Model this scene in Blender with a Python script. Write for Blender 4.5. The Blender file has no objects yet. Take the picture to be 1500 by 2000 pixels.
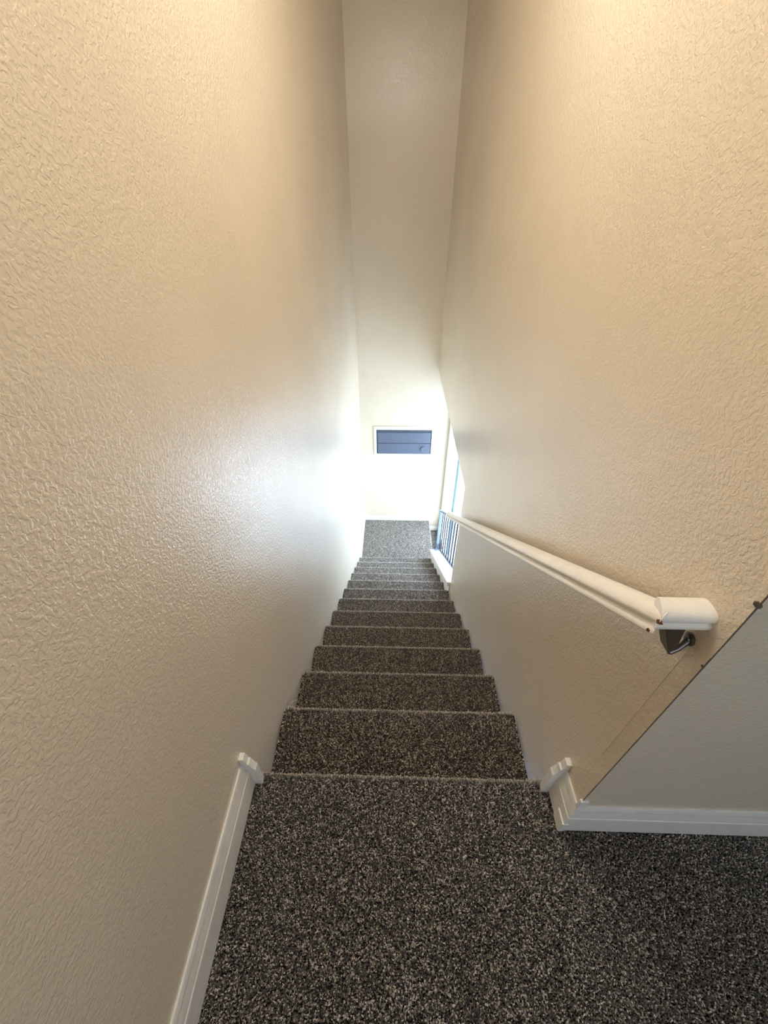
import bpy, bmesh, math, random
import numpy as np
from mathutils import Matrix, Vector

random.seed(7)
rng = np.random.default_rng(11)
S = bpy.context.scene
C = S.collection

# ------------------------------------------------------------------ camera
EYE = 1.45
f_px, yaw, pitch, roll = 793.63, -0.0294, 0.6767, -0.0048
cy, sy = math.cos(yaw), math.sin(yaw)
F0, R0, Z = Vector((sy, cy, 0)), Vector((cy, -sy, 0)), Vector((0, 0, 1))
Fw = F0 * math.cos(pitch) - Z * math.sin(pitch)
Up = F0 * math.sin(pitch) + Z * math.cos(pitch)
Rt = R0 * math.cos(roll) + Up * math.sin(roll)
Up = Up * math.cos(roll) - R0 * math.sin(roll)
cam = bpy.data.cameras.new('camera')
cam.sensor_fit = 'VERTICAL'
cam.sensor_height = 36.0
cam.lens = f_px / 2000.0 * 36.0
cam.clip_start = 0.02
cam_o = bpy.data.objects.new('camera', cam)
C.objects.link(cam_o)
M = Matrix((Rt, Up, -Fw)).transposed().to_4x4()
M.translation = (0, 0, EYE)
cam_o.matrix_world = M
S.camera = cam_o

# ------------------------------------------------------------------ world, portals, exposure
SKY = 7.6         # horizon radiance; an overcast sky is about three times brighter at the zenith
w = bpy.data.worlds.new('overcast_sky')
S.world = w
w.use_nodes = True
bg = w.node_tree.nodes['Background']
bg.inputs[0].default_value = (0.68, 0.80, 1.0, 1)
_n, _l = w.node_tree.nodes, w.node_tree.links
_tc = _n.new('ShaderNodeTexCoord')
_sx = _n.new('ShaderNodeSeparateXYZ')
_l.new(_tc.outputs['Generated'], _sx.inputs[0])
_cl = _n.new('ShaderNodeMath')
_cl.operation = 'MAXIMUM'
_cl.inputs[1].default_value = 0.0
_l.new(_sx.outputs['Z'], _cl.inputs[0])
_ma = _n.new('ShaderNodeMath')
_ma.operation = 'MULTIPLY_ADD'
_ma.inputs[1].default_value = 2.0 * SKY
_ma.inputs[2].default_value = SKY
_l.new(_cl.outputs[0], _ma.inputs[0])
_l.new(_ma.outputs[0], bg.inputs[1])
vs = S.view_settings
vs.view_transform = 'Standard'
vs.look = 'None'
vs.gamma = 1.0
vs.use_curve_mapping = False
vs.exposure = 0.0
S.cycles.max_bounces = 14
S.cycles.diffuse_bounces = 8
S.cycles.glossy_bounces = 6
S.cycles.transparent_max_bounces = 12
S.cycles.sample_clamp_indirect = 25.0


def portal(name, loc, rot, sx, sy_):
    l = bpy.data.lights.new(name, 'AREA')
    l.shape = 'RECTANGLE'
    l.size, l.size_y = sx, sy_
    l.cycles.is_portal = True
    o = bpy.data.objects.new(name, l)
    o.location, o.rotation_euler = loc, rot
    C.objects.link(o)


# dimensions (metres; upper floor is z = 0, the flight runs down along +y)
XL, XR = -0.432, 0.501            # inner faces of the stairwell walls
YC, YE, YW = 0.366, 4.71, 2.355   # hall corner, far wall, end of the closed right wall
RISE, RUN, Y0, YN = 0.191, 0.2681, 0.5116, 0.481
CEIL, LOW = 2.75, -2.674          # upper ceiling, foyer floor
HEAD = -0.207                     # underside of the opening
XG = 0.71                         # foyer window wall
YB, XH = -1.6, 2.2                # hall back wall, hall side wall
WY0, WY1, WZ0, WZ1 = 2.42, 4.69, -2.60, -0.42     # big foyer window
BX0, BX1, BZ0, BZ1 = 0.32, 1.12, 1.05, 1.9        # hall window behind the camera

portal('foyer_window_portal', (XG + 0.10, (WY0 + WY1) / 2, (WZ0 + WZ1) / 2), (0, math.pi / 2, 0), WZ1 - WZ0, WY1 - WY0)
portal('hall_window_portal', ((BX0 + BX1) / 2, YB - 0.10, (BZ0 + BZ1) / 2), (math.pi / 2, 0, 0), BX1 - BX0, BZ1 - BZ0)


# ------------------------------------------------------------------ materials
def mat(name):
    m = bpy.data.materials.new(name)
    m.use_nodes = True
    nt = m.node_tree
    b = nt.nodes['Principled BSDF']
    return m, nt, b


def nd(nt, t, **kw):
    n = nt.nodes.new(t)
    for k, v in kw.items():
        setattr(n, k, v)
    return n


def ramp(nt, stops, interp='LINEAR'):
    r = nd(nt, 'ShaderNodeValToRGB')
    r.color_ramp.interpolation = interp
    e = r.color_ramp.elements
    e[0].position, e[0].color = stops[0][0], (*stops[0][1], 1)
    e[1].position, e[1].color = stops[-1][0], (*stops[-1][1], 1)
    for p, c in stops[1:-1]:
        x = e.new(p)
        x.color = (*c, 1)
    return r


def wall_paint(name, col, rough=0.23, bump=1.0):
    """eggshell paint over a knock-down plaster texture"""
    m, nt, b = mat(name)
    L = nt.links.new
    tc = nd(nt, 'ShaderNodeTexCoord')
    n1 = nd(nt, 'ShaderNodeTexNoise')
    n1.inputs['Scale'].default_value = 125
    n1.inputs['Detail'].default_value = 2.0
    n1.inputs['Roughness'].default_value = 0.45
    n1.inputs['Distortion'].default_value = 0.6
    L(tc.outputs['Object'], n1.inputs['Vector'])
    r1 = ramp(nt, [(0.42, (0, 0, 0)), (0.56, (0.8, 0.8, 0.8)), (0.75, (1, 1, 1))])
    L(n1.outputs['Fac'], r1.inputs['Fac'])
    n2 = nd(nt, 'ShaderNodeTexNoise')
    n2.inputs['Scale'].default_value = 320
    n2.inputs['Detail'].default_value = 2.0
    L(tc.outputs['Object'], n2.inputs['Vector'])
    mx = nd(nt, 'ShaderNodeMath', operation='MULTIPLY_ADD')
    L(n2.outputs['Fac'], mx.inputs[0])
    mx.inputs[1].default_value = 0.45
    L(r1.outputs['Color'], mx.inputs[2])
    bp = nd(nt, 'ShaderNodeBump')
    bp.inputs['Strength'].default_value = 0.43 * bump
    bp.inputs['Distance'].default_value = 0.0016
    L(mx.outputs[0], bp.inputs['Height'])
    L(bp.outputs['Normal'], b.inputs['Normal'])
    n3 = nd(nt, 'ShaderNodeTexNoise')
    n3.inputs['Scale'].default_value = 1.6
    n3.inputs['Detail'].default_value = 3
    L(tc.outputs['Object'], n3.inputs['Vector'])
    r3 = ramp(nt, [(0.3, tuple(c * 0.96 for c in col)), (0.7, tuple(min(1, c * 1.03) for c in col))])
    L(n3.outputs['Fac'], r3.inputs['Fac'])
    L(r3.outputs['Color'], b.inputs['Base Color'])
    b.inputs['Roughness'].default_value = rough
    b.inputs['Specular IOR Level'].default_value = 1.0
    return m


def plain(name, col, rough=0.45, metal=0.0, grain=0.0, gscale=60):
    m, nt, b = mat(name)
    L = nt.links.new
    tc = nd(nt, 'ShaderNodeTexCoord')
    n = nd(nt, 'ShaderNodeTexNoise')
    n.inputs['Scale'].default_value = gscale
    n.inputs['Detail'].default_value = 3
    L(tc.outputs['Object'], n.inputs['Vector'])
    r = ramp(nt, [(0.3, tuple(c * 0.95 for c in col)), (0.7, tuple(min(1, c * 1.03) for c in col))])
    L(n.outputs['Fac'], r.inputs['Fac'])
    L(r.outputs['Color'], b.inputs['Base Color'])
    b.inputs['Roughness'].default_value = rough
    b.inputs['Metallic'].default_value = metal
    if grain:
        bp = nd(nt, 'ShaderNodeBump')
        bp.inputs['Strength'].default_value = grain
        bp.inputs['Distance'].default_value = 0.0006
        L(n.outputs['Fac'], bp.inputs['Height'])
        L(bp.outputs['Normal'], b.inputs['Normal'])
    return m


YARN = [(0.0, (0.012, 0.009, 0.007)), (0.40, (0.045, 0.033, 0.026)), (0.59, (0.15, 0.118, 0.095)),
        (0.71, (0.42, 0.36, 0.31)), (0.86, (0.80, 0.72, 0.64))]


def carpet_base():
    m, nt, b = mat('carpet_backing')
    L = nt.links.new
    tc = nd(nt, 'ShaderNodeTexCoord')
    v = nd(nt, 'ShaderNodeTexVoronoi')
    v.inputs['Scale'].default_value = 260
    L(tc.outputs['Object'], v.inputs['Vector'])
    sp = nd(nt, 'ShaderNodeSeparateColor')
    L(v.outputs['Color'], sp.inputs[0])
    r = ramp(nt, YARN, 'CONSTANT')
    L(sp.outputs[0], r.inputs['Fac'])
    L(r.outputs['Color'], b.inputs['Base Color'])
    bp = nd(nt, 'ShaderNodeBump')
    bp.inputs['Strength'].default_value = 0.8
    bp.inputs['Distance'].default_value = 0.003
    L(v.outputs['Distance'], bp.inputs['Height'])
    bp.invert = True
    L(bp.outputs['Normal'], b.inputs['Normal'])
    b.inputs['Roughness'].default_value = 0.95
    b.inputs['Specular IOR Level'].default_value = 0.15
    return m


def carpet_yarn():
    m, nt, b = mat('carpet_yarn')
    L = nt.links.new
    a = nd(nt, 'ShaderNodeAttribute')
    a.attribute_name = 'yarn'
    r = ramp(nt, YARN, 'CONSTANT')
    L(a.outputs['Fac'], r.inputs['Fac'])
    L(r.outputs['Color'], b.inputs['Base Color'])
    b.inputs['Roughness'].default_value = 0.7
    b.inputs['Specular IOR Level'].default_value = 0.4
    tr = nd(nt, 'ShaderNodeBsdfTranslucent')
    tm = nd(nt, 'ShaderNodeMix', data_type='RGBA')
    tm.inputs[0].default_value = 0.2
    L(r.outputs['Color'], tm.inputs[6])
    tm.inputs[7].default_value = (0.95, 0.88, 0.80, 1)
    L(tm.outputs[2], tr.inputs[0])
    mx = nd(nt, 'ShaderNodeMixShader')
    mx.inputs[0].default_value = 0.38
    L(b.outputs[0], mx.inputs[1])
    L(tr.outputs[0], mx.inputs[2])
    # soft sheen of the pile as a whole: it belongs to the lie of the carpet, not to the single yarn
    sh = nd(nt, 'ShaderNodeBsdfSheen')
    sh.inputs['Color'].default_value = (1.0, 0.95, 0.90, 1)
    sh.inputs['Roughness'].default_value = 0.68
    an = nd(nt, 'ShaderNodeAttribute')
    an.attribute_name = 'lie'
    L(an.outputs['Vector'], sh.inputs['Normal'])
    ad = nd(nt, 'ShaderNodeAddShader')
    L(mx.outputs[0], ad.inputs[0])
    L(sh.outputs[0], ad.inputs[1])
    L(ad.outputs[0], nt.nodes['Material Output'].inputs[0])
    return m


def glass():
    m, nt, b = mat('window_glass')
    nt.nodes.remove(b)
    L = nt.links.new
    t = nd(nt, 'ShaderNodeBsdfTransparent')
    t.inputs[0].default_value = (0.93, 0.97, 0.97, 1)
    g = nd(nt, 'ShaderNodeBsdfGlossy')
    g.inputs['Roughness'].default_value = 0.02
    lw = nd(nt, 'ShaderNodeLayerWeight')
    lw.inputs['Blend'].default_value = 0.5
    pw = nd(nt, 'ShaderNodeMath', operation='POWER')
    pw.inputs[1].default_value = 5.0
    L(lw.outputs['Facing'], pw.inputs[0])
    fr = nd(nt, 'ShaderNodeMath', operation='MULTIPLY_ADD')
    fr.inputs[1].default_value = 0.6
    fr.inputs[2].default_value = 0.03
    L(pw.outputs[0], fr.inputs[0])
    mx = nd(nt, 'ShaderNodeMixShader')
    L(fr.outputs[0], mx.inputs[0])
    L(t.outputs[0], mx.inputs[1])
    L(g.outputs[0], mx.inputs[2])
    L(mx.outputs[0], nt.nodes['Material Output'].inputs[0])
    return m


WALL = wall_paint('beige_wall_paint', (0.715, 0.625, 0.495))
CEILM = wall_paint('ceiling_paint', (0.80, 0.76, 0.68), 0.6)
TRIM = plain('white_trim_paint', (0.80, 0.78, 0.745), 0.35, 0, 0.15, 40)
RAILM = plain('white_handrail_paint', (0.83, 0.80, 0.745), 0.3, 0, 0.1, 30)
PLAST = plain('white_plastic', (0.82, 0.82, 0.80), 0.35)
BASE = carpet_base()
YARNM = carpet_yarn()
GLASS = glass()
BAR_BLUE = plain('pale_blue_daylight_bar', (0.30, 0.50, 0.58), 0.5)  # pale blue of daylight in a gap, put into the bar's colour
BALM = plain('dark_grey_steel_paint', (0.055, 0.065, 0.085), 0.45, 0.2)
NICKEL = plain('dull_bracket_metal', (0.16, 0.14, 0.125), 0.38, 0.9, 0.2, 80)
STEEL = plain('blue_grey_steel_paint', (0.20, 0.27, 0.38), 0.4, 0.2)
BLUE = plain('blue_grey_panel_paint', (0.10, 0.12, 0.17), 0.45, 0, 0.3, 25)
DARKB = plain('dark_blue_grey_paint', (0.055, 0.065, 0.09), 0.5)
WOOD = plain('bare_brown_wood', (0.16, 0.055, 0.02), 0.7)
DIRT = plain('dark_dirt', (0.13, 0.10, 0.075), 0.9)
CONC = plain('pale_patio_concrete', (0.76, 0.77, 0.79), 0.9, 0, 0.3, 30)


def emit(name, col, s):
    m, nt, b = mat(name)
    b.inputs['Base Color'].default_value = (*col, 1)
    b.inputs['Emission Color'].default_value = (*col, 1)
    b.inputs['Emission Strength'].default_value = s
    return m


# ------------------------------------------------------------------ mesh helpers
def box(bm, x0, x1, y0, y1, z0, z1, bev=0.0, seg=2):
    r = bmesh.ops.create_cube(bm, size=1.0)
    vs_ = r['verts']
    for v in vs_:
        v.co = Vector(((x0 + x1) / 2 + v.co.x * (x1 - x0), (y0 + y1) / 2 + v.co.y * (y1 - y0),
                       (z0 + z1) / 2 + v.co.z * (z1 - z0)))
    if bev:
        es = list({e for v in vs_ for e in v.link_edges})
        bmesh.ops.bevel(bm, geom=es, offset=bev, segments=seg, affect='EDGES', profile=0.5)


def ring_loft(bm, rings, closed=True):
    """rings: list of equal-length point lists; capped at both ends"""
    vr = [[bm.verts.new(p) for p in r] for r in rings]
    n = len(rings[0])
    for a, b_ in zip(vr, vr[1:]):
        for i in range(n):
            j = (i + 1) % n
            bm.faces.new((a[i], a[j], b_[j], b_[i]))
    bm.faces.new(list(reversed(vr[0])))
    bm.faces.new(vr[-1])
    return vr


def prism_x(bm, poly, x0, x1):
    ring_loft(bm, [[(x0, y, z) for y, z in poly], [(x1, y, z) for y, z in poly]])


def prism_y(bm, poly, y0, y1):
    ring_loft(bm, [[(x, y0, z) for x, z in poly], [(x, y1, z) for x, z in poly]])


def tube(bm, pts, r, n=10):
    rings = []
    pts = [Vector(p) for p in pts]
    for i, p in enumerate(pts):
        a = pts[max(i - 1, 0)]
        b_ = pts[min(i + 1, len(pts) - 1)]
        t = (b_ - a).normalized()
        u = t.cross(Vector((0.3, 0.9, 0.2))).normalized()
        v = t.cross(u)
        rr = r[i] if isinstance(r, (list, tuple)) else r
        rings.append([p + (u * math.cos(k / n * 2 * math.pi) + v * math.sin(k / n * 2 * math.pi)) * rr for k in range(n)])
    ring_loft(bm, rings)


def lathe(bm, prof, axis_o, axis, n=20):
    """prof: (radius, offset along axis)"""
    axis = Vector(axis).normalized()
    u = axis.orthogonal().normalized()
    v = axis.cross(u)
    o = Vector(axis_o)
    ring_loft(bm, [[o + axis * h + (u * math.cos(k / n * 2 * math.pi) + v * math.sin(k / n * 2 * math.pi)) * max(r, 1e-4)
                    for k in range(n)] for r, h in prof])


def obj(name, bm, m, parent=None, smooth=None, origin=None):
    bmesh.ops.recalc_face_normals(bm, faces=bm.faces)
    me = bpy.data.meshes.new(name)
    if origin is None and parent is not None:
        origin = parent.get('_o', (0, 0, 0))
    bm.to_mesh(me)
    bm.free()
    me.materials.append(m)
    o = bpy.data.objects.new(name, me)
    C.objects.link(o)
    if parent is not None:
        o.parent = parent
        off = WORLD[parent.name]
        me.transform(Matrix.Translation(-off))
        WORLD[o.name] = off.copy()
    else:
        WORLD[o.name] = Vector((0, 0, 0))
    if smooth is not None:
        for p in me.polygons:
            p.use_smooth = True
        if hasattr(me, 'set_sharp_from_angle'):
            me.set_sharp_from_angle(angle=math.radians(smooth))
    return o


WORLD = {}


def empty(name, loc, label, cat, group=None):
    o = bpy.data.objects.new(name, None)
    o.empty_display_size = 0.05
    o.location = loc
    C.objects.link(o)
    WORLD[o.name] = Vector(loc)
    return tag(o, label, cat, group)


def tag(o, label=None, cat=None, group=None, kind=None):
    if label:
        o['label'] = label
    if cat:
        o['category'] = cat
    if group:
        o['group'] = group
    if kind:
        o['kind'] = kind
    return o


def struct(name, bm, m, label, cat, smooth=None):
    return tag(obj(name, bm, m, None, smooth), label, cat, None, 'structure')


BM = bmesh.new

# ------------------------------------------------------------------ room shell
bm = BM()
box(bm, XL - 0.12, XL, YB - 0.12, YE + 0.12, LOW - 0.2, CEIL)
struct('wall_left', bm, WALL, 'tall beige textured wall along the left of the stairs with a bright window glare', 'wall')

bm = BM()
box(bm, XL, XG + 0.12, YE, YE + 0.12, LOW - 0.2, CEIL)
wall_far = struct('wall_far', bm, WALL, 'narrow beige end wall facing the stairs above the lower landing', 'wall')

bm = BM()
prism_x(bm, [(YC, LOW - 0.2), (YW, LOW - 0.2), (YW, HEAD), (YE, HEAD), (YE, CEIL), (YC, CEIL)], XR, XR + 0.12)
wall_right = struct('wall_right', bm, WALL, 'tall beige textured wall right of the stairs that carries the white handrail', 'wall')
# worn line of dirt on the paint edge of the outside corner, and two chips
bm = BM()
zs = [0.17 + i * 0.05 for i in range(24)]
for a, b_ in zip(zs, zs[1:]):
    hw = random.uniform(0.0002, 0.0010)
    box(bm, XR - 0.0004, XR + 0.002, YC - 0.0004, YC + hw, a, b_)
tag(obj('dirty_edge', bm, DIRT, wall_right), 'thin dark worn line along the outside corner')
for (z, s) in ((1.0, 0.006), (0.845, 0.003)):
    bm = BM()
    lathe(bm, [(0.0, 0.0), (s, 0.0), (s * 0.8, 0.0012), (0.0, 0.0014)], (XR + 0.0002, YC + 0.002, z), (-1, -0.5, 0), 7)
    tag(obj('plaster_chip', bm, DIRT, wall_right), 'dark chip in the corner paint')
bm = BM()
prism_x(bm, [(0.402, 0.40), (0.4045, 0.40), (0.4035, 0.845), (0.4015, 0.845)], XR - 0.0012, XR + 0.002)
obj('corner_bead_ridge', bm, WALL, wall_right)

bm = BM()
box(bm, XR + 0.12, XH + 0.12, YC, YC + 0.12, LOW - 0.2, CEIL)
struct('wall_hall', bm, WALL, 'shaded grey-looking wall of the upper hall right of the stair corner', 'wall')

bm = BM()
box(bm, XL - 0.12, XH + 0.12, YB - 0.12, YB, -0.2, BZ0)
box(bm, XL - 0.12, XH + 0.12, YB - 0.12, YB, BZ1, CEIL)
box(bm, XL - 0.12, BX0, YB - 0.12, YB, BZ0, BZ1)
box(bm, BX1, XH + 0.12, YB - 0.12, YB, BZ0, BZ1)
struct('wall_back', bm, WALL, 'hall wall behind the viewer with a small window', 'wall')

bm = BM()
box(bm, XH, XH + 0.12, YB, YC, -0.2, CEIL)
struct('wall_hall_side', bm, WALL, 'far right side wall of the upper hall', 'wall')

bm = BM()
box(bm, XL - 0.12, XH + 0.12, YB - 0.12, YE + 0.12, CEIL, CEIL + 0.12)
struct('ceiling', bm, CEILM, 'pale ceiling above the stairwell and hall', 'ceiling')

# foyer beside the lower landing
bm = BM()
box(bm, XG, XG + 0.12, 2.0, YE, LOW - 0.2, WZ0)
box(bm, XG, XG + 0.12, 2.0, YE, WZ1, HEAD + 0.1)
box(bm, XG, XG + 0.12, 2.0, WY0, WZ0, WZ1)
box(bm, XG, XG + 0.12, WY1, YE, WZ0, WZ1)
struct('wall_foyer', bm, WALL, 'foyer wall at the lower right holding the tall bright window', 'wall')
bm = BM()
box(bm, XR + 0.12, XG, 2.0, 2.12, LOW - 0.2, HEAD)
struct('wall_foyer_end', bm, WALL, 'narrow foyer wall behind the closed side of the stairs', 'wall')
bm = BM()
box(bm, XR + 0.12, XG + 0.12, 2.0, YE, HEAD, HEAD + 0.12)
struct('ceiling.001', bm, CEILM, 'low ceiling strip over the foyer window', 'ceiling')


def window(name, along, a0, a1, z0, z1, pos, sgn, bars, label):
    """white framed window in a wall; along 'y' (wall at x=pos) or 'x' (wall at y=pos); sgn: outward direction"""
    def bx(bm, p0, p1, q0, q1, d0, d1):
        lo, hi = sorted((pos + sgn * d0, pos + sgn * d1))
        if along == 'y':
            box(bm, lo, hi, p0, p1, q0, q1, 0.003, 1)
        else:
            box(bm, p0, p1, lo, hi, q0, q1, 0.003, 1)
    bm = BM()
    t = 0.055
    bx(bm, a0, a0 + t, z0, z1, -0.012, 0.11)
    bx(bm, a1 - t, a1, z0, z1, -0.012, 0.11)
    bx(bm, a0 + t, a1 - t, z0, z0 + t, -0.012, 0.11)
    bx(bm, a0 + t, a1 - t, z1 - t, z1, -0.012, 0.11)
    root = struct(name, bm, TRIM, label, 'window')
    for m0, m1 in bars:
        bm = BM()
        bx(bm, m0, m1, z0 + t, z1 - t, 0.035, 0.062)
        obj('upright_bar', bm, BAR_BLUE, root)
    edges = [a0 + t] + [e for mm in bars for e in mm] + [a1 - t]
    for p0, p1 in zip(edges[::2], edges[1::2]):
        bm = BM()
        bx(bm, p0, p1, z0 + t, z1 - t, 0.045, 0.051)
        obj('pane', bm, GLASS, root)
    return root


window('window_1', 'y', WY0, WY1, WZ0, WZ1, XG, 1, [(3.98, 4.12)], 'tall bright white-framed foyer window seen past the end of the right wall')  # the upright bar stands in for a narrow gap showing daylight
window('window_2', 'x', BX0, BX1, BZ0, BZ1, YB, -1, [((BX0 + BX1) / 2 - 0.03, (BX0 + BX1) / 2 + 0.03)], 'small hall window behind the viewer')

bm = BM()
box(bm, XG + 0.13, 9.0, -4.0, 12.0, LOW - 0.25, LOW - 0.12)
struct('ground', bm, CONC, 'pale concrete patio outside the foyer window', 'ground')


# ------------------------------------------------------------------ carpet pile
def pile(parent, name, P, N, spacing, h=0.0085, nose=0):
    """cut-pile yarn tufts standing on points P with normals N (one stuff mesh)"""
    n = len(P)
    if n == 0:
        return
    N = N / np.linalg.norm(N, axis=1, keepdims=True)
    lean = rng.normal(0, 0.38, (n, 3))
    T = N + lean
    T /= np.linalg.norm(T, axis=1, keepdims=True)
    a = np.cross(T, rng.normal(0, 1, (n, 3)))
    a /= np.linalg.norm(a, axis=1, keepdims=True)
    b_ = np.cross(T, a)
    hh = h * rng.uniform(0.75, 1.2, (n, 1))
    rad = spacing * 0.52 * rng.uniform(0.8, 1.25, (n, 1))
    if nose:                                   # the pile opens and stands slimmer over an edge
        rad[-nose:] *= 0.65
        hh[-nose:] = np.maximum(hh[-nose:], 0.0085 * rng.uniform(0.8, 1.25, (nose, 1)))
    curl = rng.normal(0, 0.25, (n, 3)) * spacing
    V = np.zeros((n, 7, 3))
    for k in range(3):
        t = 2 * math.pi * k / 3
        d = a * math.cos(t) + b_ * math.sin(t)
        t2 = t + 0.9
        d2 = a * math.cos(t2) + b_ * math.sin(t2)
        V[:, k] = P - N * 0.001 + d * rad * 0.7
        V[:, 3 + k] = P + T * hh * 0.72 + d2 * rad + curl
    V[:, 6] = P + T * hh + curl * 1.6
    tri = np.array([[0, 1, 4], [0, 4, 3], [1, 2, 5], [1, 5, 4], [2, 0, 3], [2, 3, 5], [3, 4, 6], [4, 5, 6], [5, 3, 6]])
    F = (np.arange(n)[:, None, None] * 7 + tri[None]).reshape(-1)
    off = np.array(WORLD[parent.name])
    me = bpy.data.meshes.new(name)
    me.vertices.add(n * 7)
    me.vertices.foreach_set('co', (V - off).astype(np.float32).ravel())
    nf = n * 9
    me.loops.add(nf * 3)
    me.loops.foreach_set('vertex_index', F.astype(np.int32))
    me.polygons.add(nf)
    me.polygons.foreach_set('loop_start', np.arange(0, nf * 3, 3, dtype=np.int32))
    me.polygons.foreach_set('use_smooth', np.ones(nf, dtype=bool))
    at = me.attributes.new('yarn', 'FLOAT', 'POINT')
    at.data.foreach_set('value', np.repeat(rng.random(n).astype(np.float32), 7))
    an = me.attributes.new('lie', 'FLOAT_VECTOR', 'POINT')
    an.data.foreach_set('vector', np.repeat(N.astype(np.float32), 7, axis=0).ravel())
    me.update(calc_edges=True)
    me.materials.append(YARNM)
    o = bpy.data.objects.new(name, me)
    C.objects.link(o)
    o.parent = parent
    o['kind'] = 'stuff'
    return o


def grid(x0, x1, y0, y1, s):
    nx, ny = max(1, int((x1 - x0) / s)), max(1, int((y1 - y0) / s))
    gx, gy = np.meshgrid(np.arange(nx) + 0.5, np.arange(ny) + 0.5)
    p = np.stack([x0 + gx.ravel() * (x1 - x0) / nx, y0 + gy.ravel() * (y1 - y0) / ny], 1)
    p += rng.uniform(-0.42, 0.42, p.shape) * s
    p[:, 0] = np.clip(p[:, 0], x0 + s * 0.3, x1 - s * 0.3)
    return p


NR = 0.010          # nosing radius of the carpeted edge (without the pile)
PH = 0.007          # pile height


def nose_points(x0, x1, yn, zt, s):
    """points and normals over the rounded nosing whose backing top is zt-PH and front is yn-PH"""
    arc = math.pi * 0.62 * NR
    na = max(2, int(arc / s) + 1)
    nx = int((x1 - x0) / s)
    gx, ga = np.meshgrid(np.arange(nx) + 0.5, np.arange(na) + 0.5)
    gx = x0 + (gx.ravel() + rng.uniform(-0.4, 0.4, gx.size)) * s
    th = (ga.ravel() + rng.uniform(-0.4, 0.4, ga.size)) / na * math.pi * 0.62
    N = np.stack([np.zeros_like(th), np.sin(th), np.cos(th)], 1)
    c = np.array([0, yn - PH - NR, zt - PH - NR])
    P = c + N * NR
    P[:, 0] = gx
    return P, N


def nosing_poly(yback, ynose, zt, zbot, yriser):
    """yz outline of a carpeted step: tread, rounded nosing, tucked riser"""
    pts = [(yback, zbot), (yback, zt - PH)]
    cy_, cz = ynose - PH - NR, zt - PH - NR
    for k in range(9):
        t = math.pi * k / 8
        pts.append((cy_ + NR * math.sin(t), cz + NR * math.cos(t)))
    pts += [(yriser + 0.004, cz - NR - 0.006), (yriser, cz - NR - 0.02), (yriser, zbot)]
    return pts


# upper floor: hall part and the strip at the head of the stairs
bm = BM()
box(bm, XL, XH, YB, YC, -0.2, -PH)
prism_x(bm, nosing_poly(YC, YN, 0.0, -0.2, YN - 0.03), XL, XR)
floor = struct('floor', bm, BASE, 'dark brown speckled carpet of the upper hall at the head of the stairs', 'floor', 40)
s = 0.0037
g = grid(XL + 0.012, 1.45, -0.12, YC - 0.013, s)
g2 = grid(XL + 0.012, XR - 0.012, YC - 0.013, YN - PH - NR, s)
g = np.concatenate([g, g2])
P1 = np.concatenate([g, np.full((len(g), 1), -PH)], 1)
N1 = np.tile(np.array([0, 0, 1.0]), (len(P1), 1))
P2, N2 = nose_points(XL + 0.012, XR - 0.008, YN, 0.0, s * 0.75)
pile(floor, 'carpet_pile', np.concatenate([P1, P2]), np.concatenate([N1, N2]), s, nose=len(P2), h=0.0085)

# staircase
stairs = empty('staircase', (0.03, 3.9, LOW), 'straight flight of dark speckled carpeted steps descending between beige walls', 'stairs')
for k in range(1, 13):
    zt = -k * RISE
    yn = Y0 + k * RUN
    yb = (YN if k == 1 else Y0 + (k - 1) * RUN) - 0.03
    bm = BM()
    prism_x(bm, nosing_poly(yb, yn, zt, zt - RISE + 0.001 - PH, yn - 0.03), XL + 0.004, 0.492)
    st = obj('step', bm, BASE, stairs, 40)
    s = 0.0040 if k < 3 else (0.0043 if k < 6 else 0.005)
    g = grid(XL + 0.012, 0.485, yb + 0.03, yn - PH - NR, s)
    P1 = np.concatenate([g, np.full((len(g), 1), zt - PH)], 1)
    N1 = np.tile(np.array([0, 0, 1.0]), (len(P1), 1))
    P2, N2 = nose_points(XL + 0.012, 0.486, yn, zt, s * 0.75)
    pile(st, 'carpet_pile', np.concatenate([P1, P2]), np.concatenate([N1, N2]), s, nose=len(P2), h=0.0085 if k < 4 else (0.006 if k < 9 else 0.0045))

# lower landing with a rounded nosing along its open right side
ZL = -13 * RISE
CURB_END = 3.76
LXE = 0.547
yb = Y0 + 12 * RUN - 0.03
bm = BM()
pl = [(LXE if False else XL + 0.004, LOW - 0.15), (XL + 0.004, ZL - PH)]
for k in range(9):
    t = math.pi * k / 8
    pl.append((LXE - PH - NR + NR * math.sin(t), ZL - PH - NR + NR * math.cos(t)))
pl += [(LXE - 0.03, ZL - 2 * NR - 0.02), (LXE - 0.03, LOW - 0.15)]
YL = CURB_END + 0.004
prism_y(bm, pl, YL, YE - 0.003)
box(bm, XL + 0.004, 0.492, yb, YL + 0.001, LOW - 0.15, ZL - PH)
landing = obj('landing', bm, BASE, stairs, 40)
s = 0.0058
g = np.concatenate([grid(XL + 0.012, LXE - PH - NR, YL + 0.004, YE - 0.018, s), grid(XL + 0.012, 0.486, yb + 0.03, YL + 0.004, s)])
P1 = np.concatenate([g, np.full((len(g), 1), ZL - PH)], 1)
N1 = np.tile(np.array([0, 0, 1.0]), (len(P1), 1))
P2, N2 = nose_points(YL + 0.006, YE - 0.018, LXE, ZL, s * 0.8)
P2 = P2[:, [1, 0, 2]]
N2 = N2[:, [1, 0, 2]]
pile(landing, 'carpet_pile', np.concatenate([P1, P2]), np.concatenate([N1, N2]), s, nose=len(P2), h=0.0045)

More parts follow.
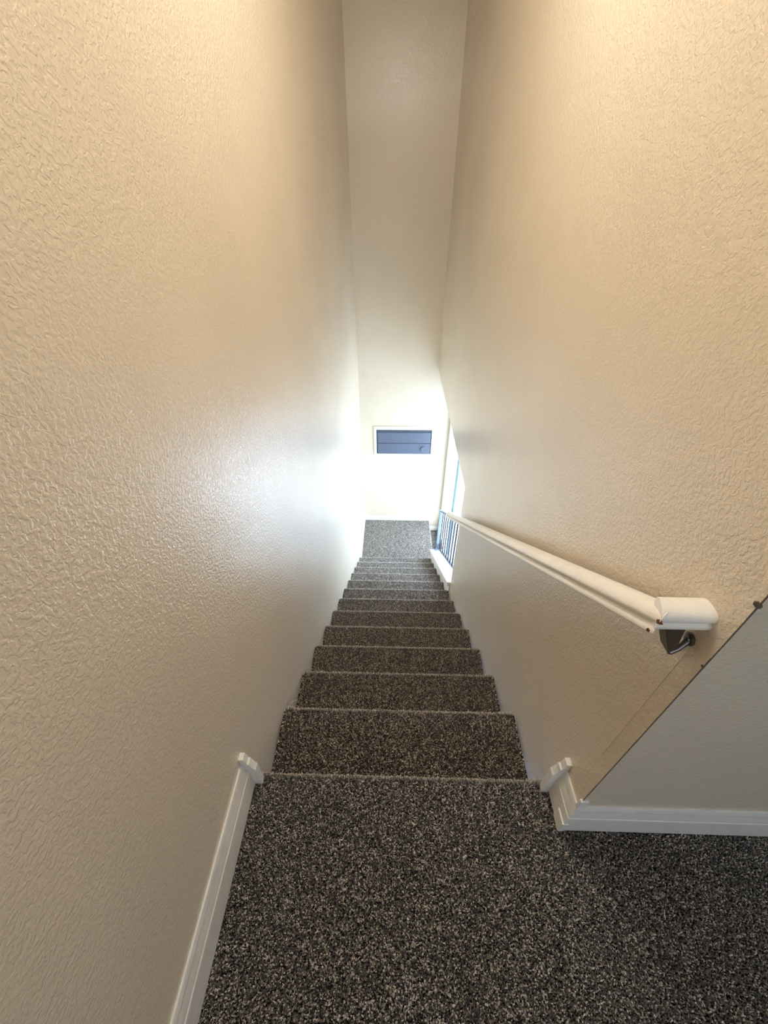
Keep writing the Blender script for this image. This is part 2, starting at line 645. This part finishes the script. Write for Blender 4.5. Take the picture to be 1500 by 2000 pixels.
bm = BM()
box(bm, LXE - 0.03, XG, 2.12, YE, LOW - 0.15, LOW - PH)
fl = struct('floor.001', bm, BASE, 'sliver of carpeted foyer floor one step below the lower landing', 'floor')
g = grid(LXE, XG - 0.005, 3.6, YE - 0.014, 0.006)
pile(fl, 'carpet_pile', np.concatenate([g, np.full((len(g), 1), LOW - PH)], 1), np.tile(np.array([0, 0, 1.0]), (len(g), 1)), 0.006)


# ------------------------------------------------------------------ baseboards
def base_profile(h, t=0.014):
    """(thickness, height) outline of a colonial baseboard"""
    return [(0, 0), (t, 0), (t, h * 0.60), (t * 0.93, h * 0.625), (t * 0.86, h * 0.63), (t * 0.80, h * 0.70), (t * 0.62, h * 0.82),
            (t * 0.58, h * 0.835), (t * 0.54, h * 0.90), (t * 0.36, h * 0.985), (t * 0.28, h), (0, h)]


def board(name, line, nrm, h, label, t=0.014, m0=0.0, m1=0.0, z0=None):
    """baseboard from line[0] to line[1] (x,y,z), face towards nrm; m0/m1: mitre run per thickness at each end"""
    a, b_ = Vector(line[0]), Vector(line[1])
    d = (b_ - a).normalized()
    nrm = Vector(nrm)
    bm = BM()
    pr = base_profile(h, t)
    ring_loft(bm, [[a + nrm * u + Z * v - d * (u * m0) for u, v in pr], [b_ + nrm * u + Z * v + d * (u * m1) for u, v in pr]])
    return struct(name, bm, TRIM, label, 'baseboard')


def end_block(parent, x_wall, out, y0, z_top, ext=0.034):
    """short upright offcut of moulding that closes a baseboard at the head of the stairs"""
    s_ = out
    def P(u, v):
        return (x_wall + s_ * u, v)
    bm = BM()
    pr = [P(0, -0.02), P(ext, -0.02), P(ext, z_top - 0.072), P(ext - 0.004, z_top - 0.066), P(ext * 0.70, z_top - 0.045),
          P(ext * 0.64, z_top - 0.034), P(ext * 0.50, z_top - 0.030), P(ext * 0.42, z_top - 0.008), P(ext * 0.38, z_top), P(0, z_top)]
    if s_ < 0:
        pr = pr[::-1]
    prism_y(bm, pr, y0, y0 + 0.021)
    bmesh.ops.bevel(bm, geom=[e for e in bm.edges if abs(e.verts[0].co.y - e.verts[1].co.y) < 1e-6], offset=0.0012, segments=1, affect='EDGES')
    obj('end_block', bm, TRIM, parent)


bl = board('baseboard_left', ((XL, YB, 0), (XL, 0.447, 0)), (1, 0, 0), 0.148, 'white moulded baseboard along the left wall at the head of the stairs')
end_block(bl, XL, 1, 0.447, 0.178, 0.036)
br = board('baseboard_right', ((XR, YC, 0), (XR, 0.447, 0)), (-1, 0, 0), 0.165, 'short white baseboard piece on the right wall at the top step', 0.014, 1.0, 0.0)
end_block(br, XR, -1, 0.447, 0.205, 0.036)
bm = BM()
box(bm, XR - 0.0175, XR - 0.0005, YC - 0.0165, YC + 0.024, 0.0, 0.060, 0.0015, 1)
obj('corner_block', bm, TRIM, br)
bm = BM()
box(bm, XR - 0.006, XR + 0.016, YC - 0.005, YC + 0.004, 0.160, 0.207, 0.001, 1)
obj('corner_cap', bm, TRIM, br)
board('baseboard_hall', ((XR, YC, 0), (XH, YC, 0)), (0, -1, 0), 0.165, 'white moulded baseboard along the shaded hall wall at the right', 0.014, 1.0, 0.0)
board('baseboard_far', ((XL, YE, ZL), (LXE - 0.005, YE, ZL)), (0, -1, 0), 0.082, 'low white baseboard on the end wall behind the lower landing')
board('baseboard_landing', ((XL, yb + 0.02, ZL), (XL, YE, ZL)), (1, 0, 0), 0.082, 'white baseboard on the left wall beside the lower landing')
board('baseboard_foyer', ((LXE, YE, LOW), (XG, YE, LOW)), (0, -1, 0), 0.075, 'white baseboard at the foyer floor right of the lower landing')

# ------------------------------------------------------------------ sloped curb with white cap (open lower part of the flight)
CX0, CX1 = 0.472, 0.645
CY0, CY1 = 2.372, CURB_END
CS = 0.680


def cz(y):
    return -1.225 - CS * (y - CY0)


curb = empty('stringer_curb', (0.56, CY1, LOW), 'sloped white painted curb under the metal railing at the lower right of the steps', 'stair curb')
bm = BM()
prism_x(bm, [(CY0, cz(CY0)), (CY1, cz(CY1)), (CY1, cz(CY1) - 0.030), (CY0, cz(CY0) - 0.030)], CX0, CX1)
bmesh.ops.bevel(bm, geom=list(bm.edges), offset=0.003, segments=2, affect='EDGES')
obj('cap', bm, TRIM, curb)
bm = BM()
prism_x(bm, [(CY0 + 0.004, cz(CY0) - 0.031), (CY1 - 0.01, cz(CY1) - 0.031), (CY1 - 0.01, LOW), (CY0 + 0.004, LOW)], 0.501, 0.615)
obj('curb_wall', bm, WALL, curb)
bm = BM()
prism_x(bm, [(CY0 + 0.002, cz(CY0) - 0.031), (CY1 - 0.01, cz(CY1) - 0.031), (CY1 - 0.01, cz(CY1) - 0.25), (CY0 + 0.002, cz(CY0) - 0.25)], 0.4945, 0.5008)
obj('skirt_board', bm, TRIM, curb)
bm = BM()
prism_x(bm, [(CY0 + 0.003, cz(CY0) - 0.0305), (CY1 - 0.004, cz(CY1) - 0.0305), (CY1 - 0.004, cz(CY1) - 0.055), (CY0 + 0.003, cz(CY0) - 0.055)], 0.479, 0.4943)
obj('cap_moulding', bm, TRIM, curb)

# ------------------------------------------------------------------ metal railing
RX, RY = 0.556, 3.715
rail = empty('metal_railing', (RX, RY, cz(RY)), 'blue-grey metal railing of thin balusters and one post on the white curb', 'railing')
zb = cz(RY)
RT = -1.500                     # top of the post
RS = 0.713


def rt(y):
    return RT - 0.006 - RS * (y - RY)


def rb(y):
    return -1.960 - 0.715 * (y - 3.56)


bm = BM()
box(bm, RX - 0.016, RX + 0.016, RY - 0.016, RY + 0.016, zb + 0.12, RT, 0.002, 1)
post = obj('post', bm, STEEL, rail)
bm = BM()
box(bm, RX - 0.010, RX + 0.010, RY - 0.010, RY + 0.010, zb + 0.0075, zb + 0.13, 0.001, 1)
obj('post_foot', bm, STEEL, post)
bm = BM()
prism_x(bm, [(RY - 0.035, cz(RY - 0.035) + 0.0008), (RY + 0.035, cz(RY + 0.035) + 0.0008), (RY + 0.035, cz(RY + 0.035) + 0.0068), (RY - 0.035, cz(RY - 0.035) + 0.0068)], RX - 0.035, RX + 0.035)
obj('foot_plate', bm, STEEL, post)
YA = 2.357
bm = BM()
prism_x(bm, [(YA, rt(YA)), (RY, rt(RY)), (RY, rt(RY) - 0.012), (YA, rt(YA) - 0.012)], RX - 0.014, RX + 0.014)
obj('top_rail', bm, BALM, rail)
bm = BM()
prism_x(bm, [(YA, rb(YA)), (RY, rb(RY)), (RY, rb(RY) - 0.012), (YA, rb(YA) - 0.012)], RX - 0.012, RX + 0.012)
obj('bottom_rail', bm, BALM, rail)
bal = None
for i in range(9):
    y = 3.532 - i * 0.1232
    if bal is None:
        bm = BM()
        zlo, zhi = rb(y) - 0.004, rt(y) - 0.006
        box(bm, RX - 0.0065, RX + 0.0065, y - 0.0065, y + 0.0065, zlo, zhi, 0.001, 1)
        bal = obj('baluster', bm, BALM, rail)
    else:
        o = bal.copy()
        C.objects.link(o)
        o.location = (0, -i * 0.1232, RS * i * 0.1232)

# ------------------------------------------------------------------ white wooden handrail
HXM, HY, HZ = 0.4365, 0.4175, 0.900          # mitre centre (plan) and underside height of the level return
HS = 0.710
HP = [(-0.026, 0.0), (-0.031, 0.003), (-0.032, 0.011), (-0.028, 0.015), (-0.025, 0.018), (-0.026, 0.022), (-0.031, 0.025), (-0.033, 0.031),
      (-0.031, 0.038), (-0.025, 0.044), (-0.015, 0.048), (0.0, 0.0495), (0.015, 0.048), (0.025, 0.044), (0.031, 0.038),
      (0.033, 0.031), (0.031, 0.025), (0.026, 0.022), (0.025, 0.018), (0.028, 0.015), (0.032, 0.011), (0.031, 0.003), (0.026, 0.0)]
YH1 = 2.50
HP = [(u * 0.70, v) for u, v in HP]
hand = empty('handrail', (HXM, HY, HZ), 'long white painted wooden handrail sloping down the right wall with a short wall return', 'handrail')
bm = BM()
ring_loft(bm, [[(XR, HY + u, HZ + v * 0.74) for u, v in HP], [(HXM - 0.0225 + (u + 0.0225) * 0.35, HY + u, HZ + v * 0.74) for u, v in HP]])
obj('wall_return', bm, RAILM, hand, 50)
bm = BM()
HL = 0.872                                  # underside of the sloping part at y = HY
HX2, WS, VS = 0.4425, 1.25, 1.15             # the sloping part is cut from the full-width moulding
ring_loft(bm, [[(HX2 + u * WS, HY + u * 1.05, HL + v * VS - HS * u * 1.05) for u, v in HP],
               [(HX2 + u * WS, YH1, HL + v * VS - HS * (YH1 - HY)) for u, v in HP]])
obj('rail', bm, RAILM, hand, 50)


def chip(x, y, z, nrm, s, parent):
    bm = BM()
    nrm = Vector(nrm).normalized()
    u = nrm.orthogonal().normalized()
    v = nrm.cross(u)
    c = Vector((x, y, z))
    n = 11
    rr = [s * random.uniform(0.55, 1.15) for _ in range(n)]
    ring_loft(bm, [[c + nrm * h + (u * math.cos(2 * math.pi * k / n) + v * math.sin(2 * math.pi * k / n)) * rr[k] * q for k in range(n)]
                   for h, q in ((-0.002, 1.0), (0.0006, 1.0), (0.0009, 0.6))])
    tag(obj('paint_chip', bm, WOOD, parent), 'bare brown wood where the paint is chipped')


chip(HXM - 0.0225, HY - 0.0225, HZ + 0.021, (-1, -1, 0.5), 0.0055, hand)
chip(HXM - 0.0215, HY - 0.014, HL + 0.016, (-1, -0.6, -0.2), 0.0045, hand)

# metal bracket under the return: folded strap, short arm and round wall screw plate
bm = BM()
prism_y(bm, [(0.437, HZ + 0.001), (0.437, HZ - 0.003), (0.4725, 0.824), (0.478, 0.822), (0.4815, 0.828), (0.470, HZ - 0.003), (0.470, HZ + 0.001)], 0.402, 0.428)
brk = obj('bracket', bm, NICKEL, hand)
bm = BM()
tube(bm, [(0.474, 0.404, 0.828), (0.484, 0.405, 0.835), (0.493, 0.408, 0.845), (XR - 0.002, 0.411, 0.852)], [0.0055, 0.005, 0.005, 0.0065], 10)
obj('arm', bm, NICKEL, brk, 50)
bm = BM()
lathe(bm, [(0.012, 0.0), (0.012, 0.002), (0.010, 0.004), (0.0055, 0.0045), (0.0045, 0.007), (0.0, 0.008)], (XR, 0.412, 0.855), (-1, 0, 0), 18)
obj('rosette', bm, NICKEL, brk, 40)

# ------------------------------------------------------------------ blue-grey panel in a white frame on the end wall
PX0, PX1, PZ1, PZ0 = -0.232, 0.480, -0.976, -1.329
panel = empty('wall_panel', ((PX0 + PX1) / 2, YE, PZ0), 'blue-grey two-board panel with round knob in a white frame on the end wall', 'panel')
bm = BM()
q = 0.030
for (x0, x1, z0, z1) in ((PX0 - q, PX1 + q, PZ1, PZ1 + q + 0.014), (PX0 - q, PX1 + q, PZ0 - 0.018, PZ0), (PX0 - q, PX0, PZ0, PZ1), (PX1, PX1 + q, PZ0, PZ1)):
    box(bm, x0, x1, YE - 0.020, YE - 0.0005, z0, z1, 0.003, 2)
obj('frame', bm, TRIM, panel)
bm = BM()
box(bm, PX0 + 0.0005, PX1 - 0.0005, YE - 0.006, YE - 0.0005, PZ0 + 0.0005, PZ1 - 0.0005)
obj('backing', bm, DARKB, panel)
zm = PZ0 + 0.158
for z0, z1 in ((zm + 0.004, PZ1 - 0.040), (PZ0 + 0.004, zm - 0.004)):
    bm = BM()
    box(bm, PX0 + 0.014, PX1 - 0.012, YE - 0.016, YE - 0.006, z0, z1, 0.002, 2)
    obj('board', bm, BLUE, panel)
bm = BM()
box(bm, PX0 + 0.004, PX1 - 0.004, YE - 0.012, YE - 0.006, PZ1 - 0.034, PZ1 - 0.003, 0.002, 1)
obj('top_strip', bm, DARKB, panel)
bm = BM()
lathe(bm, [(0.030, 0.0), (0.030, 0.016), (0.026, 0.020), (0.0, 0.021)], (PX1 - 0.105, YE - 0.016, PZ0 + 0.085), (0, -1, 0), 24)
obj('knob', bm, BLUE, panel, 40)

# switch plate under the panel
sw = empty('switch_plate', (0.434, YE, -1.45), 'white double switch plate just under the right end of the blue-grey panel', 'switch')
bm = BM()
box(bm, 0.370, 0.500, YE - 0.007, YE - 0.0005, -1.455, -1.352, 0.003, 2)
obj('plate', bm, PLAST, sw)
for x in (0.408, 0.458):
    bm = BM()
    box(bm, x - 0.006, x + 0.006, YE - 0.018, YE - 0.007, -1.410, -1.388, 0.002, 1)
    obj('toggle', bm, PLAST, sw)

# ------------------------------------------------------------------ flush ceiling light over the stairs (above the frame)
LX, LY = 0.03, 1.35
lamp = empty('ceiling_light', (LX, LY, CEIL), 'round flush ceiling light high above the upper steps', 'light')
bm = BM()
lathe(bm, [(0.17, 0.0), (0.17, 0.03), (0.15, 0.035)], (LX, LY, CEIL), (0, 0, -1), 32)
obj('base_ring', bm, TRIM, lamp, 40)
bm = BM()
lathe(bm, [(0.148, 0.034), (0.14, 0.055), (0.11, 0.078), (0.06, 0.092), (0.0, 0.096)], (LX, LY, CEIL), (0, 0, -1), 32)
obj('diffuser', bm, emit('warm_lamp_diffuser', (1.0, 0.90, 0.76), 3.0), lamp, 40)
ld = bpy.data.lights.new('lamp_bulb', 'POINT')
ld.energy = 38
ld.color = (1.0, 0.955, 0.88)
ld.shadow_soft_size = 0.13
lo = bpy.data.objects.new('lamp_bulb', ld)
lo.location = (LX, LY, CEIL - 0.24)
C.objects.link(lo)
